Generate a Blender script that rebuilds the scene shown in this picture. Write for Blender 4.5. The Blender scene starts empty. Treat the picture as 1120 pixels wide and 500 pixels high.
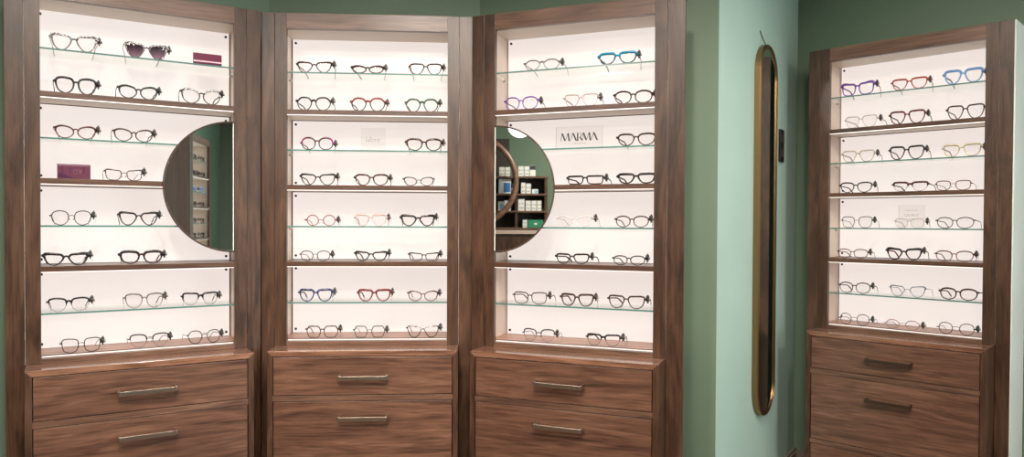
import bpy, bmesh, math, random
from mathutils import Vector, Matrix

# ------------------------------------------------------------------ basics
S = 1.17                      # authoring unit -> metres
EYE = 1.15                    # eye height (authoring units)
CT = EYE - 0.42               # counter height
COL = bpy.context.scene.collection
PI = math.pi
random.seed(7)

CAM_F, CAM_PITCH, CAM_CY, CAM_ROLL = 819.2, 0.0156, 257.09, -0.0045
CAB = {'A': (-1.0928, 2.2420, -0.5470), 'B': (-0.4858, 2.4484, -0.0695),
       'C': (0.1509, 2.3414, 0.3821), 'D': (1.3909, 2.7512, 0.7816)}


class MB:
    """collects geometry (authoring units) for ONE mesh"""
    def __init__(self):
        self.v = []; self.f = []; self.m = []

    def add(self, vs, fs, mi=0):
        o = len(self.v)
        self.v += [tuple(p) for p in vs]
        for f in fs:
            self.f.append([i + o for i in f]); self.m.append(mi)
        return self

    def box(self, x0, x1, y0, y1, z0, z1, mi=0, bottom=None):
        vs = [(x0, y0, z0), (x1, y0, z0), (x1, y1, z0), (x0, y1, z0), (x0, y0, z1), (x1, y0, z1), (x1, y1, z1), (x0, y1, z1)]
        self.add(vs, [(4, 5, 6, 7), (0, 1, 5, 4), (1, 2, 6, 5), (2, 3, 7, 6), (3, 0, 4, 7)], mi)
        self.add(vs, [(3, 2, 1, 0)], mi if bottom is None else bottom)
        return self

    def prism(self, poly, y0, y1, mi=0):
        """polygon in x,z extruded along y"""
        n = len(poly)
        vs = [(x, y0, z) for x, z in poly] + [(x, y1, z) for x, z in poly]
        fs = [tuple(range(n)), tuple(reversed(range(n, 2 * n)))] + [((i + 1) % n, i, n + i, n + (i + 1) % n) for i in range(n)]
        return self.add(vs, fs, mi)

    def tube(self, pts, radii, closed=False, seg=6, up=(0, 1, 0), mi=0, flat=None):
        """sweep; radii: in-plane radius list; flat: half depth along 'up'"""
        n = len(pts); P = [Vector(p) for p in pts]; U = Vector(up)
        rings = []
        for i in range(n):
            a = P[(i - 1) % n] if (closed or i > 0) else P[i]
            b = P[(i + 1) % n] if (closed or i < n - 1) else P[i]
            t = (b - a).normalized()
            s = t.cross(U)
            if s.length < 1e-4: s = t.cross(Vector((1, 0, 0)))
            s.normalize(); u = s.cross(t).normalized()
            r = radii[i] if hasattr(radii, '__len__') else radii
            d = flat[i] if hasattr(flat, '__len__') else (flat if flat else r)
            rings.append([P[i] + s * (r * math.cos(2 * PI * k / seg)) + u * (d * math.sin(2 * PI * k / seg)) for k in range(seg)])
        vs = [q for rg in rings for q in rg]; fs = []
        for i in range(n if closed else n - 1):
            j = (i + 1) % n
            for k in range(seg):
                l = (k + 1) % seg
                fs.append((i * seg + k, i * seg + l, j * seg + l, j * seg + k))
        if not closed:
            fs.append(tuple(reversed(range(seg)))); fs.append(tuple((n - 1) * seg + k for k in range(seg)))
        return self.add(vs, fs, mi)

    def cyl(self, p0, p1, r, seg=20, mi=0):
        return self.tube([p0, p1], [r, r], seg=seg, up=(0.013, 0.02, 1) if abs(p0[2] - p1[2]) < 1e-5 else (0, 1, 0), mi=mi)

    def build(self, name, mats, parent=None, smooth=False, bevel=0.0, kind=None):
        me = bpy.data.meshes.new(name)
        me.from_pydata([(x * S, y * S, z * S) for x, y, z in self.v], [], self.f)
        if not isinstance(mats, (list, tuple)): mats = [mats]
        for m in mats: me.materials.append(m)
        for p, mi in zip(me.polygons, self.m):
            p.material_index = mi; p.use_smooth = smooth
        bm = bmesh.new(); bm.from_mesh(me)
        if bevel or smooth: bmesh.ops.remove_doubles(bm, verts=bm.verts, dist=1e-6)
        bmesh.ops.recalc_face_normals(bm, faces=bm.faces)
        bm.to_mesh(me); bm.free()
        o = bpy.data.objects.new(name, me); COL.objects.link(o)
        if parent is not None: o.parent = parent
        if bevel:
            b = o.modifiers.new('bevel', 'BEVEL'); b.width = bevel * S; b.segments = 2; b.limit_method = 'ANGLE'; b.angle_limit = 0.8
        if kind: o['kind'] = kind
        return o


def tag(o, label, cat, group=None):
    o['label'] = label; o['category'] = cat
    if group: o['group'] = group
    return o


def thing(name, label, cat, loc=(0, 0, 0), rz=0.0, group=None):
    o = bpy.data.objects.new(name, None); COL.objects.link(o)
    o.location = (loc[0] * S, loc[1] * S, loc[2] * S); o.rotation_euler = (0, 0, rz)
    o.empty_display_size = .05
    return tag(o, label, cat, group)


def wpt(c, u, v, z=0.0):
    x, y, a = c
    return (x + u * math.cos(a) + v * math.sin(a), y - u * math.sin(a) + v * math.cos(a), z)


# ------------------------------------------------------------------ materials
def newmat(name):
    m = bpy.data.materials.new(name); m.use_nodes = True
    nt = m.node_tree; b = nt.nodes['Principled BSDF']
    return m, nt, b


def plain(name, col, rough=.5, metal=0., spec=.5, coat=0.):
    m, nt, b = newmat(name)
    b.inputs['Base Color'].default_value = (*col, 1); b.inputs['Roughness'].default_value = rough
    b.inputs['Metallic'].default_value = metal; b.inputs['Specular IOR Level'].default_value = spec
    b.inputs['Coat Weight'].default_value = coat
    return m


def ramp(nt, stops, interp='LINEAR'):
    r = nt.nodes.new('ShaderNodeValToRGB'); e = r.color_ramp.elements
    r.color_ramp.interpolation = interp
    while len(e) < len(stops): e.new(.5)
    for i, (p, c) in enumerate(stops):
        e[i].position = p; e[i].color = (*c, 1)
    return r


def walnut(name, axis='X', tone=1.0, tint=(1, 1, 1), rough=.36, coat=.25, crough=.38, freq=24.0, wamt=3.2, contrast=1.0):
    """walnut veneer, grain along the object's own X or Z axis"""
    m, nt, b = newmat(name); N = nt.nodes; L = nt.links
    tc = N.new('ShaderNodeTexCoord'); oi = N.new('ShaderNodeObjectInfo')
    mul = N.new('ShaderNodeVectorMath'); mul.operation = 'SCALE'; mul.inputs[0].default_value = (7.3, 3.1, 5.7)
    L.new(oi.outputs['Random'], mul.inputs['Scale'])
    add = N.new('ShaderNodeVectorMath'); add.operation = 'ADD'
    L.new(tc.outputs['Object'], add.inputs[0]); L.new(mul.outputs[0], add.inputs[1])

    def mapped(al, ac):
        mp = N.new('ShaderNodeMapping')
        mp.inputs['Scale'].default_value = (al, ac, ac) if axis == 'X' else (ac, ac, al)
        L.new(add.outputs[0], mp.inputs['Vector']); return mp
    # slow warp, gives cathedral figure
    mw = mapped(1.1, 4.0)
    warp = N.new('ShaderNodeTexNoise'); warp.inputs['Scale'].default_value = 1.0; warp.inputs['Detail'].default_value = 2
    L.new(mw.outputs[0], warp.inputs['Vector'])
    mr = mapped(.9, freq)
    w2 = N.new('ShaderNodeVectorMath'); w2.operation = 'MULTIPLY_ADD'
    L.new(warp.outputs['Color'], w2.inputs[0]); w2.inputs[1].default_value = (wamt, wamt, wamt); L.new(mr.outputs[0], w2.inputs[2])
    rings = N.new('ShaderNodeTexNoise'); rings.inputs['Scale'].default_value = 1.6; rings.inputs['Detail'].default_value = 5
    rings.inputs['Roughness'].default_value = .62
    L.new(w2.outputs[0], rings.inputs['Vector'])
    cr = ramp(nt, [(.5 + (p_ - .5) / contrast, c_) for p_, c_ in [(.20, (.045, .020, .013)), (.38, (.105, .052, .033)), (.55, (.160, .083, .053)), (.70, (.205, .112, .073)), (.88, (.26, .150, .100))]])
    L.new(rings.outputs['Fac'], cr.inputs['Fac'])
    mf = mapped(9.0, 210.0)
    fine = N.new('ShaderNodeTexNoise'); fine.inputs['Scale'].default_value = 1.0; fine.inputs['Detail'].default_value = 2
    L.new(mf.outputs[0], fine.inputs['Vector'])
    fr = ramp(nt, [(.30, (.55, .52, .5)), (.55, (1.0, 1.0, 1.0))])
    L.new(fine.outputs['Fac'], fr.inputs['Fac'])
    mx = N.new('ShaderNodeMix'); mx.data_type = 'RGBA'; mx.blend_type = 'MULTIPLY'; mx.inputs[0].default_value = 1.0
    L.new(cr.outputs[0], mx.inputs[6]); L.new(fr.outputs[0], mx.inputs[7])
    t = N.new('ShaderNodeMix'); t.data_type = 'RGBA'; t.blend_type = 'MULTIPLY'; t.inputs[0].default_value = 1
    L.new(mx.outputs[2], t.inputs[6]); t.inputs[7].default_value = (tint[0] * tone, tint[1] * tone, tint[2] * tone, 1)
    L.new(t.outputs[2], b.inputs['Base Color'])
    b.inputs['Roughness'].default_value = rough; b.inputs['Coat Weight'].default_value = coat; b.inputs['Coat Roughness'].default_value = crough
    bp = N.new('ShaderNodeBump'); bp.inputs['Strength'].default_value = .12; bp.inputs['Distance'].default_value = .001
    L.new(fine.outputs['Fac'], bp.inputs['Height']); L.new(bp.outputs[0], b.inputs['Normal'])
    return m


def painted(name, col, rough=.55, var=.05):
    m, nt, b = newmat(name); N = nt.nodes; L = nt.links
    tc = N.new('ShaderNodeTexCoord'); n = N.new('ShaderNodeTexNoise'); n.inputs['Scale'].default_value = 2.2; n.inputs['Detail'].default_value = 3
    L.new(tc.outputs['Object'], n.inputs['Vector'])
    r = ramp(nt, [(.3, tuple(c * (1 - var) for c in col)), (.7, tuple(c * (1 + var) for c in col))])
    L.new(n.outputs['Fac'], r.inputs['Fac']); L.new(r.outputs[0], b.inputs['Base Color'])
    b.inputs['Roughness'].default_value = rough; b.inputs['Specular IOR Level'].default_value = .35
    n2 = N.new('ShaderNodeTexNoise'); n2.inputs['Scale'].default_value = 260
    L.new(tc.outputs['Object'], n2.inputs['Vector'])
    bp = N.new('ShaderNodeBump'); bp.inputs['Strength'].default_value = .06; bp.inputs['Distance'].default_value = .001
    L.new(n2.outputs['Fac'], bp.inputs['Height']); L.new(bp.outputs[0], b.inputs['Normal'])
    return m


def glow(name, col, strength):
    m, nt, b = newmat(name)
    b.inputs['Base Color'].default_value = (.24, .23, .22, 1)
    b.inputs['Emission Color'].default_value = (*col, 1); b.inputs['Emission Strength'].default_value = strength
    b.inputs['Roughness'].default_value = .25
    return m


def thin_glass(name, tint, refl=.6, body=0.0, bodycol=(1, 1, 1)):
    """clear sheet: transmits straight through, fresnel reflection"""
    m = bpy.data.materials.new(name); m.use_nodes = True; nt = m.node_tree; N = nt.nodes; L = nt.links
    N.clear(); out = N.new('ShaderNodeOutputMaterial')
    tr = N.new('ShaderNodeBsdfTransparent'); tr.inputs[0].default_value = (*tint, 1)
    gl = N.new('ShaderNodeBsdfGlossy'); gl.inputs['Roughness'].default_value = .03
    fr = N.new('ShaderNodeFresnel'); fr.inputs['IOR'].default_value = 1.45
    mu = N.new('ShaderNodeMath'); mu.operation = 'MULTIPLY'; mu.inputs[1].default_value = refl
    L.new(fr.outputs[0], mu.inputs[0])
    mix = N.new('ShaderNodeMixShader'); L.new(mu.outputs[0], mix.inputs[0])
    src = tr.outputs[0]
    if body:
        di = N.new('ShaderNodeBsdfDiffuse'); di.inputs[0].default_value = (*bodycol, 1)
        m2 = N.new('ShaderNodeMixShader'); m2.inputs[0].default_value = body
        L.new(tr.outputs[0], m2.inputs[1]); L.new(di.outputs[0], m2.inputs[2]); src = m2.outputs[0]
    L.new(src, mix.inputs[1]); L.new(gl.outputs[0], mix.inputs[2]); L.new(mix.outputs[0], out.inputs[0])
    return m


def patterned(name, c1, c2, scale, thr=.5, soft=.08, rough=.22, kind='noise'):
    m, nt, b = newmat(name); N = nt.nodes; L = nt.links
    tc = N.new('ShaderNodeTexCoord')
    if kind == 'noise':
        n = N.new('ShaderNodeTexNoise'); n.inputs['Scale'].default_value = scale; n.inputs['Detail'].default_value = 1.5; o = n.outputs['Fac']
    else:
        n = N.new('ShaderNodeTexVoronoi'); n.inputs['Scale'].default_value = scale; o = n.outputs['Distance']
    L.new(tc.outputs['Object'], n.inputs['Vector'])
    r = ramp(nt, [(max(0, thr - soft), c1), (min(1, thr + soft), c2)]); L.new(o, r.inputs['Fac'])
    L.new(r.outputs[0], b.inputs['Base Color']); b.inputs['Roughness'].default_value = rough
    return m


WX = walnut('walnut_horizontal', 'X', 1.0)
WZ = walnut('walnut_vertical', 'Z', .47, (1, .90, .77), coat=.20, freq=13.0, wamt=5.0, contrast=1.5)
WT = walnut('walnut_worktop_sheen', 'X', 1.6, (1.0, .95, .93), .22, 1.0, .10)  # raised tone paints in the light panel's reflection
for n_ in WT.node_tree.nodes:
    if n_.type == 'BUMP': n_.inputs['Strength'].default_value = .02
WS = walnut('walnut_shelf', 'X', .62, (1, .93, .88))
WDULL = walnut('walnut_matt', 'Z', .42, (1, .92, .85), .8, 0)
WDULL.node_tree.nodes['Principled BSDF'].inputs['Specular IOR Level'].default_value = .12
WD = walnut('walnut_drawer', 'X', .96, (1.0, .93, .90), freq=30.0, wamt=4.5, contrast=1.15)
CREAM = plain('lit_wood_cream', (.78, .68, .58), .45)  # LED-lit look of the wood, put into the colour as cream
PALEWOOD = plain('lit_side_lining', (.76, .63, .54), .45)  # side wood brightened by the LEDs, painted as a pale tone
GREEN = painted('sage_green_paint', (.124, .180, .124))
GREEN2 = painted('lit_sage_paint', (.345, .465, .40))  # brighter copy of the sage paint; side light put into the colour
OFFWHITE = painted('pale_plaster', (.62, .66, .62))
CEIL = painted('ceiling_paint', (.72, .72, .69))
PANEL = glow('light_panel', (1.0, .895, .845), .77)
LED = glow('led_strip', (1.0, .93, .86), 1.7)
DARKGAP = plain('dark_recess', (.012, .010, .009), .8)
BLACKM = plain('black_metal', (.02, .018, .017), .35, .6)
BRASS = plain('antique_brass', (.33, .20, .095), .30, 1.0)
HANDLE = plain('brushed_bronze', (.42, .36, .30), .33, 1.0)
STEEL = plain('steel', (.55, .53, .50), .3, 1.0)
MIRROR = plain('mirror_glass', (.86, .90, .86), .015, 1.0)
GLASS = thin_glass('shelf_glass', (.975, .99, .98), .5)
GEDGE = plain('glass_edge', (.08, .19, .16), .2)
LENS = thin_glass('clear_lens', (.975, .97, .975), .22)
SUNLENS = None
ACRYL = thin_glass('acrylic_block', (.978, .974, .970), .45)
ACEDGE = plain('acrylic_edge', (.30, .30, .29), .3)
TAGM = plain('tag_plastic', (.035, .032, .03), .4)
TAGP = plain('tag_pin_grey', (.36, .35, .34), .35, .5)
FLOORM = walnut('floor_planks', 'X', 1.3, (1, .95, .85), .4)
BASEB = plain('greyish_skirting', (.19, .155, .125), .4)


def sun_lens():
    m = bpy.data.materials.new('smoky_lens'); m.use_nodes = True; nt = m.node_tree; N = nt.nodes; L = nt.links
    N.clear(); out = N.new('ShaderNodeOutputMaterial'); tc = N.new('ShaderNodeTexCoord')
    sp = N.new('ShaderNodeSeparateXYZ'); L.new(tc.outputs['Generated'], sp.inputs[0])
    r = ramp(nt, [(0.0, (.62, .50, .56)), (1.0, (.10, .07, .10))]); L.new(sp.outputs['Z'], r.inputs['Fac'])
    tr = N.new('ShaderNodeBsdfTransparent'); L.new(r.outputs[0], tr.inputs[0])
    gl = N.new('ShaderNodeBsdfGlossy'); gl.inputs['Roughness'].default_value = .05
    mix = N.new('ShaderNodeMixShader'); mix.inputs[0].default_value = .05
    L.new(tr.outputs[0], mix.inputs[1]); L.new(gl.outputs[0], mix.inputs[2]); L.new(mix.outputs[0], out.inputs[0])
    return m


SUNLENS = sun_lens()

# frame colours: (front material, top/second material, temple material)
def A(name, col, rough=.22, metal=0.): return plain(name, col, rough, metal)
blk = A('acetate_black', (.016, .012, .012)); dbr = A('acetate_dark_brown', (.045, .020, .014))
speck = patterned('acetate_speckled', (.02, .018, .02), (.72, .66, .66), 190, .50, .03)
tort = patterned('acetate_dark_tortoise', (.015, .008, .007), (.12, .045, .022), 130, .52, .10)
COLS = {
 'black': (blk, blk, blk), 'dark_brown': (dbr, dbr, dbr),
 'speckle': (A('metal_gunmetal', (.16, .13, .14), .3, .7), speck, A('metal_silver_arm', (.4, .37, .37), .3, .8)),
 'speckle_top': (blk, speck, blk),
 'black_green': (A('acetate_green_black', (.018, .032, .022)),) * 3,
 'dark_red': (A('acetate_dark_red', (.11, .016, .016)), A('acetate_red_brown', (.075, .016, .014)), dbr),
 'dark_plum': (A('acetate_plum', (.040, .012, .018)), blk, A('acetate_wine', (.16, .02, .04))),
 'grey_crystal': (A('acetate_smoke', (.22, .20, .18)), A('acetate_smoke_top', (.10, .09, .08)), A('acetate_taupe', (.14, .12, .11))),
 'metal_black': (A('wire_black', (.025, .022, .022), .35, .5),) * 3,
 'metal_dark': (A('wire_bronze', (.07, .045, .03), .35, .6),) * 3,
 'metal_red': (A('wire_red', (.23, .025, .03), .35, .3),) * 3,
 'metal_purple': (A('wire_purple', (.06, .03, .06), .35, .4),) * 3,
 'metal_pink': (A('wire_pink', (.40, .22, .20), .35, .5), A('wire_pink_top', (.40, .22, .20), .35, .5), blk),
 'dark_tortoise': (tort, tort, tort),
 'red_top': (blk, A('acetate_red_bar', (.28, .03, .025)), tort),
 'green_top': (blk, A('acetate_green_bar', (.04, .10, .05)), blk),
 'magenta_corner': (dbr, A('acetate_magenta', (.34, .02, .16)), dbr),
 'pink_crystal': (A('acetate_pink_clear', (.62, .42, .40)), A('acetate_pink_clear_top', (.55, .38, .36)), A('acetate_maroon', (.14, .02, .03))),
 'blue_tortoise': (patterned('acetate_blue_mottled', (.012, .015, .03), (.08, .13, .30), 120, .5, .08), patterned('acetate_blue_mottled_top', (.012, .012, .02), (.07, .10, .24), 120, .5, .08), blk),
 'red_tortoise': (patterned('acetate_red_mottled', (.04, .008, .01), (.23, .02, .025), 110, .45, .1), patterned('acetate_red_mottled_top', (.05, .008, .01), (.20, .02, .02), 110, .45, .1), A('acetate_navy', (.03, .04, .10))),
 'dark_grey': (A('wire_grey', (.08, .07, .07), .3, .4),) * 3,
 'teal_top': (A('acetate_ink', (.06, .10, .13)), A('acetate_teal', (.005, .26, .42)), A('acetate_slate', (.07, .09, .11))),
 'purple_frame': (A('acetate_purple', (.21, .07, .40)), A('acetate_purple_top', (.19, .06, .36)), A('acetate_violet_dark', (.10, .04, .16))),
 'clear': (A('acetate_clear', (.62, .58, .56)), A('acetate_clear_top', (.58, .54, .52)), A('acetate_clear_arm', (.30, .27, .25))),
 'red_frame': (A('acetate_red', (.42, .05, .035)), A('acetate_red_top', (.40, .045, .03)), A('acetate_red_arm', (.16, .03, .025))),
 'light_blue': (A('acetate_sky_blue', (.20, .36, .66)), A('acetate_sky_blue_top', (.15, .30, .62)), A('acetate_steel_blue', (.10, .16, .34))),
 'beige_crystal': (A('acetate_beige', (.47, .40, .30)), A('acetate_beige_top', (.43, .36, .27)), A('acetate_beige_arm', (.13, .10, .08))),
 'champagne': (A('acetate_champagne', (.60, .52, .33)), A('acetate_champagne_top', (.55, .48, .30)), A('acetate_brass_arm', (.16, .12, .07))),
 'brown_red': (A('wire_red_brown', (.14, .035, .025), .3), A('wire_red_brown_top', (.13, .03, .02), .3), dbr),
 'grey_olive': (A('wire_olive', (.14, .135, .10), .3), A('wire_olive_top', (.10, .10, .08), .3), blk),
 'grey_blue': (A('wire_steel_blue', (.16, .19, .23), .3, .2), A('wire_steel_blue_top', (.12, .15, .19), .3, .2), A('wire_slate', (.05, .06, .08), .3)),
}

# ------------------------------------------------------------------ eyeglasses
SHAPES = {   # control points of the outer-side (+x) lens in unit box, counter-clockwise from inner middle
 'cat': [(-.93, .25), (-.70, .78), (-.1, .90), (.55, .98), (.98, .86), (.93, .25), (.70, -.52), (.30, -.98), (-.25, -.98), (-.68, -.45)],
 'catoval': [(-.98, .05), (-.75, .62), (-.15, .92), (.45, .98), (.92, .72), (.95, .10), (.70, -.60), (.15, -.98), (-.40, -.90), (-.83, -.50)],
 'catrect': [(-.94, .20), (-.76, .72), (-.1, .82), (.55, .95), (.98, .85), (.96, .20), (.82, -.65), (.30, -.98), (-.40, -.98), (-.80, -.60)],
 'panto': [(-.95, .30), (-.72, .82), (-.15, .98), (.45, .98), (.88, .78), (.96, .25), (.72, -.58), (.15, -.99), (-.35, -.95), (-.78, -.50)],
 'round': [(-.96, .12), (-.78, .72), (-.25, .98), (.35, .98), (.84, .70), (.98, .10), (.75, -.62), (.20, -.99), (-.30, -.98), (-.80, -.58)],
 'roundbig': [(-.97, .05), (-.80, .66), (-.28, .97), (.32, .98), (.84, .66), (.97, .02), (.80, -.62), (.28, -.97), (-.28, -.98), (-.80, -.64)],
 'circle': [(math.cos(a), math.sin(a)) for a in [PI - k * PI / 5 for k in range(10)]],
 'oval': [(math.cos(a), .95 * math.sin(a)) for a in [PI - k * PI / 5 for k in range(10)]],
 'square': [(-.95, .35), (-.76, .86), (-.1, .95), (.55, .97), (.94, .80), (.94, .15), (.70, -.62), (.26, -.98), (-.28, -.98), (-.68, -.54)],
 'squareround': [(-.95, .25), (-.78, .80), (-.15, .96), (.50, .96), (.92, .76), (.95, .10), (.76, -.72), (.25, -.99), (-.35, -.99), (-.80, -.62)],
 'rect': [(-.95, .30), (-.84, .85), (-.1, .90), (.70, .90), (.96, .80), (.95, .10), (.84, -.80), (.45, -.97), (-.40, -.97), (-.82, -.68)],
 'hexround': [(-.93, .20), (-.64, .80), (-.20, .98), (.42, .97), (.78, .66), (.98, .15), (.72, -.62), (.25, -.98), (-.32, -.98), (-.72, -.55)],
 'hex': [(-.98, .08), (-.68, .88), (-.20, .97), (.40, .97), (.72, .86), (.98, .10), (.66, -.84), (.25, -.97), (-.35, -.97), (-.70, -.80)],
}
SHAPES['brow'] = SHAPES['panto']; SHAPES['browrect'] = SHAPES['square']


def spline(ctrl, n=30):
    m = len(ctrl); out = []
    for i in range(n):
        t = i * m / n; k = int(t); t -= k
        p = [Vector(ctrl[(k + j - 1) % m]) for j in range(4)]
        out.append(.5 * (2 * p[1] + (p[2] - p[0]) * t + (2 * p[0] - 5 * p[1] + 4 * p[2] - p[3]) * t * t + (3 * p[1] - p[0] - 3 * p[2] + p[3]) * t ** 3))
    return out


def bez(p0, p1, p2, n=8):
    p0, p1, p2 = Vector(p0), Vector(p1), Vector(p2)
    return [tuple(p0 * (1 - t) ** 2 + p1 * 2 * t * (1 - t) + p2 * t * t) for t in [i / (n - 1) for i in range(n)]]


TLEN = .118


def make_glasses(W, H, style, colkey, th, has_tag, label, loc, rz, group, sun=False, seed=0, copied=None):
    """front plane at local y=0, temples go to +y, bottom of rims at z=0"""
    rnd = random.Random(seed)
    m1, m2, m3 = COLS[colkey]
    metal = th < .85 and colkey not in ('clear',)
    r = .00160 * max(th, .74)
    end = .035 * W + .001
    gap = .085 * W if not metal else .122 * W
    if style == 'circle': gap = .145 * W; end = .075 * W
    if style in ('roundbig', 'oval'): gap = (.10 if not metal else .17) * W; end = (.04 if not metal else .06) * W
    a = (W - gap - 2 * end) / 4 - 0.0
    h = H / 2 - r
    root = thing('sunglasses' if sun else 'eyeglasses', label, 'sunglasses' if sun else 'eyeglasses', loc, rz, group)
    fr = MB(); lens_pts = {}
    brow = style.startswith('brow'); twotone = m2 is not m1
    for sx in (-1, 1):
        cx = sx * (gap / 2 + a); pts = []; rad = []; flat = []
        for q in spline(SHAPES[style], 32):
            x, z = q.x, q.y
            y = .0035 * (max(0, x + .3)) ** 2          # face-form wrap
            pts.append((cx + sx * x * a, y, H / 2 + z * h))
            k = 1 + (.45 if th >= 1.2 else .20) * max(0, z) - (.22 if th >= 1 else 0) * max(0, -z) + (.5 * max(0, z) * max(0, x) if style.startswith('cat') else 0)
            if brow: k = 1.7 if z > .25 else (.35 if z < .0 else .9)
            rad.append(r * k); flat.append(max(.0011, min(.0022, r * 1.1)) if not brow or z > 0 else .0008)
        # top portion in second material for two-tone frames
        n = len(pts)
        if twotone:
            isb = [(p[2] > H * (.60 if colkey != 'magenta_corner' else .55)) and (colkey != 'magenta_corner' or abs(p[0] - cx) > .35 * a and sx * (p[0] - cx) > 0) for p in pts]
            fr.tube(pts, rad, True, 6, (0, 1, 0), 0, flat)
            idx = [i for i in range(n) if isb[i]]
            if idx:
                st = next(i for i in idx if not isb[(i - 1) % n]); run = []
                i = st
                while isb[i % n] and len(run) < n: run.append(i % n); i += 1
                fr.tube([pts[j] for j in run], [rad[j] * 1.12 for j in run], False, 6, (0, 1, 0), 1, [flat[j] * 1.12 for j in run])
        else:
            fr.tube(pts, rad, True, 6, (0, 1, 0), 0, flat)
        # endpiece
        oz = H * (.80 if style.startswith('cat') else .72) if style not in ('circle', 'roundbig', 'oval') else H * .55
        if metal and not style.startswith('cat'): oz = min(oz, H * .66)
        ox = sx * (W / 2)
        ix = cx + sx * a * .93
        er = max(r * 1.25, .0012)
        fr.tube([(ix, .001, oz), ((ix + ox) / 2, .0015, oz + .0005), (ox - sx * .001, .004, oz), (ox, .009, oz - .0005)], [er * 1.2, er * 1.15, er, er * .8], False, 6, (0, 0, 1), 1 if twotone and colkey != 'speckle_top' else 0, [er * 1.5, er * 1.4, er * 1.3, er])
        lens_pts[sx] = [(p[0], p[1], p[2]) for p in pts]
    # bridge
    bz = H * (.70 if not metal else .66)
    if style in ('circle',): bz = H * .55
    bx = gap / 2 + a * .06
    rb = r * (1.15 if not metal else .8)
    fr.tube(bez((-bx * 1.1, .0, bz - .003), (0, -.001, bz + .0055 if not metal else bz + .004), (bx * 1.1, 0, bz - .003), 8), rb, False, 6, (0, 1, 0), 1 if colkey in ('red_top', 'green_top', 'teal_top') else 0, max(.0012, rb))
    if brow or style == 'hexround':
        fr.tube(bez((-bx, 0, bz + .003), (0, -.001, bz + .005), (bx, 0, bz + .003), 5), rb * .9, False, 6, (0, 1, 0), 1 if twotone else 0)
    f = fr.build('frame_front', [m1, m2], root, smooth=True)
    # lenses
    for sx in (-1, 1):
        P = lens_pts[sx]; n = len(P)
        cx = sum(p[0] for p in P) / n; cz = sum(p[2] for p in P) / n
        lb = MB(); vs = [(cx, -.0008, cz)] + [(cx + (p[0] - cx) * .985, p[1] - .0002, cz + (p[2] - cz) * .985) for p in P]
        vs2 = [(x, y + .0012, z) for x, y, z in vs]
        fs = [(0, 1 + i, 1 + (i + 1) % n) for i in range(n)]
        lb.add(vs + vs2, fs + [tuple(n + 1 + q for q in reversed(f_)) for f_ in fs])
        lb.build('lens', SUNLENS if sun else LENS, root, smooth=True)
    # temples
    oz = H * (.80 if style.startswith('cat') else .72) if style not in ('circle', 'roundbig', 'oval') else H * .55
    if metal and not style.startswith('cat'): oz = min(oz, H * .66)
    for sx in (-1, 1):
        inw = .004 + rnd.random() * .010
        ox = sx * W / 2
        tr = max(.0007, .0010 * min(th, 1.3)); tz = max(.0009, .0019 * th if not metal else .001)
        pts = []; ra = []; fl = []
        for i in range(12):
            t = i / 11
            y = .007 + (TLEN - .007) * t
            x = ox - sx * inw * t * t * 1.4
            z = oz - .0005 - (oz - .004) * .30 * t if t < .68 else oz - (oz - .004) * .30 * .68 - ((t - .68) / .32) ** 1.25 * (oz - (oz - .004) * .30 * .68 - tz - .0002)
            pts.append((x, y, z)); ra.append(tr); fl.append(tz * (1 + (.25 if t > .8 else 0)))
        tm = MB().tube(pts, ra, False, 6, (0, 0, 1), 0, fl)
        tm.build('temple', m3, root, smooth=True)
    if metal:
        for sx in (-1, 1):
            MB().tube([(sx * gap * .50, .0005, bz - .006), (sx * gap * .42, .004, bz - .008), (sx * gap * .36, .005, bz - .013)], [.0004, .0004, .0016], False, 6, (0, 1, 0)).build('nose_pad', STEEL, root, smooth=True)
    if has_tag:
        yy = .012 + rnd.random() * .008; tx = W / 2 + .0015; tzz = oz + rnd.uniform(-.001, .0015)
        t = MB()
        t.tube([(tx - .0065, yy, tzz), (tx - .003, yy, tzz), (tx + .0035, yy, tzz + .0005)], [.005, .0080, .0075], False, 10, (0, 1, 0))
        t.box(tx - .0013, tx + .0026, yy - .005, yy + .004, tzz - .0125, tzz + .0138)
        t.box(tx - .0052, tx + .0052, yy - .003, yy + .003, tzz + .0035, tzz + .0095)
        t.tube([(tx - .0075, yy, tzz - .001), (tx + .008, yy, tzz + .001)], .0022, False, 8, (0, 1, 0))
        tg = t.build('security_tag', TAGM, root, smooth=False)
        MB().tube([(tx + .004, yy - .001, tzz - .001), (tx + .0085, yy - .001, tzz - .001)], .0042, False, 4, (0, 1, 0)).build('tag_plug', TAGP, tg)
        if rnd.random() < .6:
            MB().tube([(tx + .006, yy, tzz - .004), (tx + .0065, yy + .002, tzz - .012), (tx + .006, yy + .001, max(.001, tzz - .024))], .00045, False, 5, (0, 1, 0)).build('tag_wire', TAGP, tg)
    return root


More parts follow.
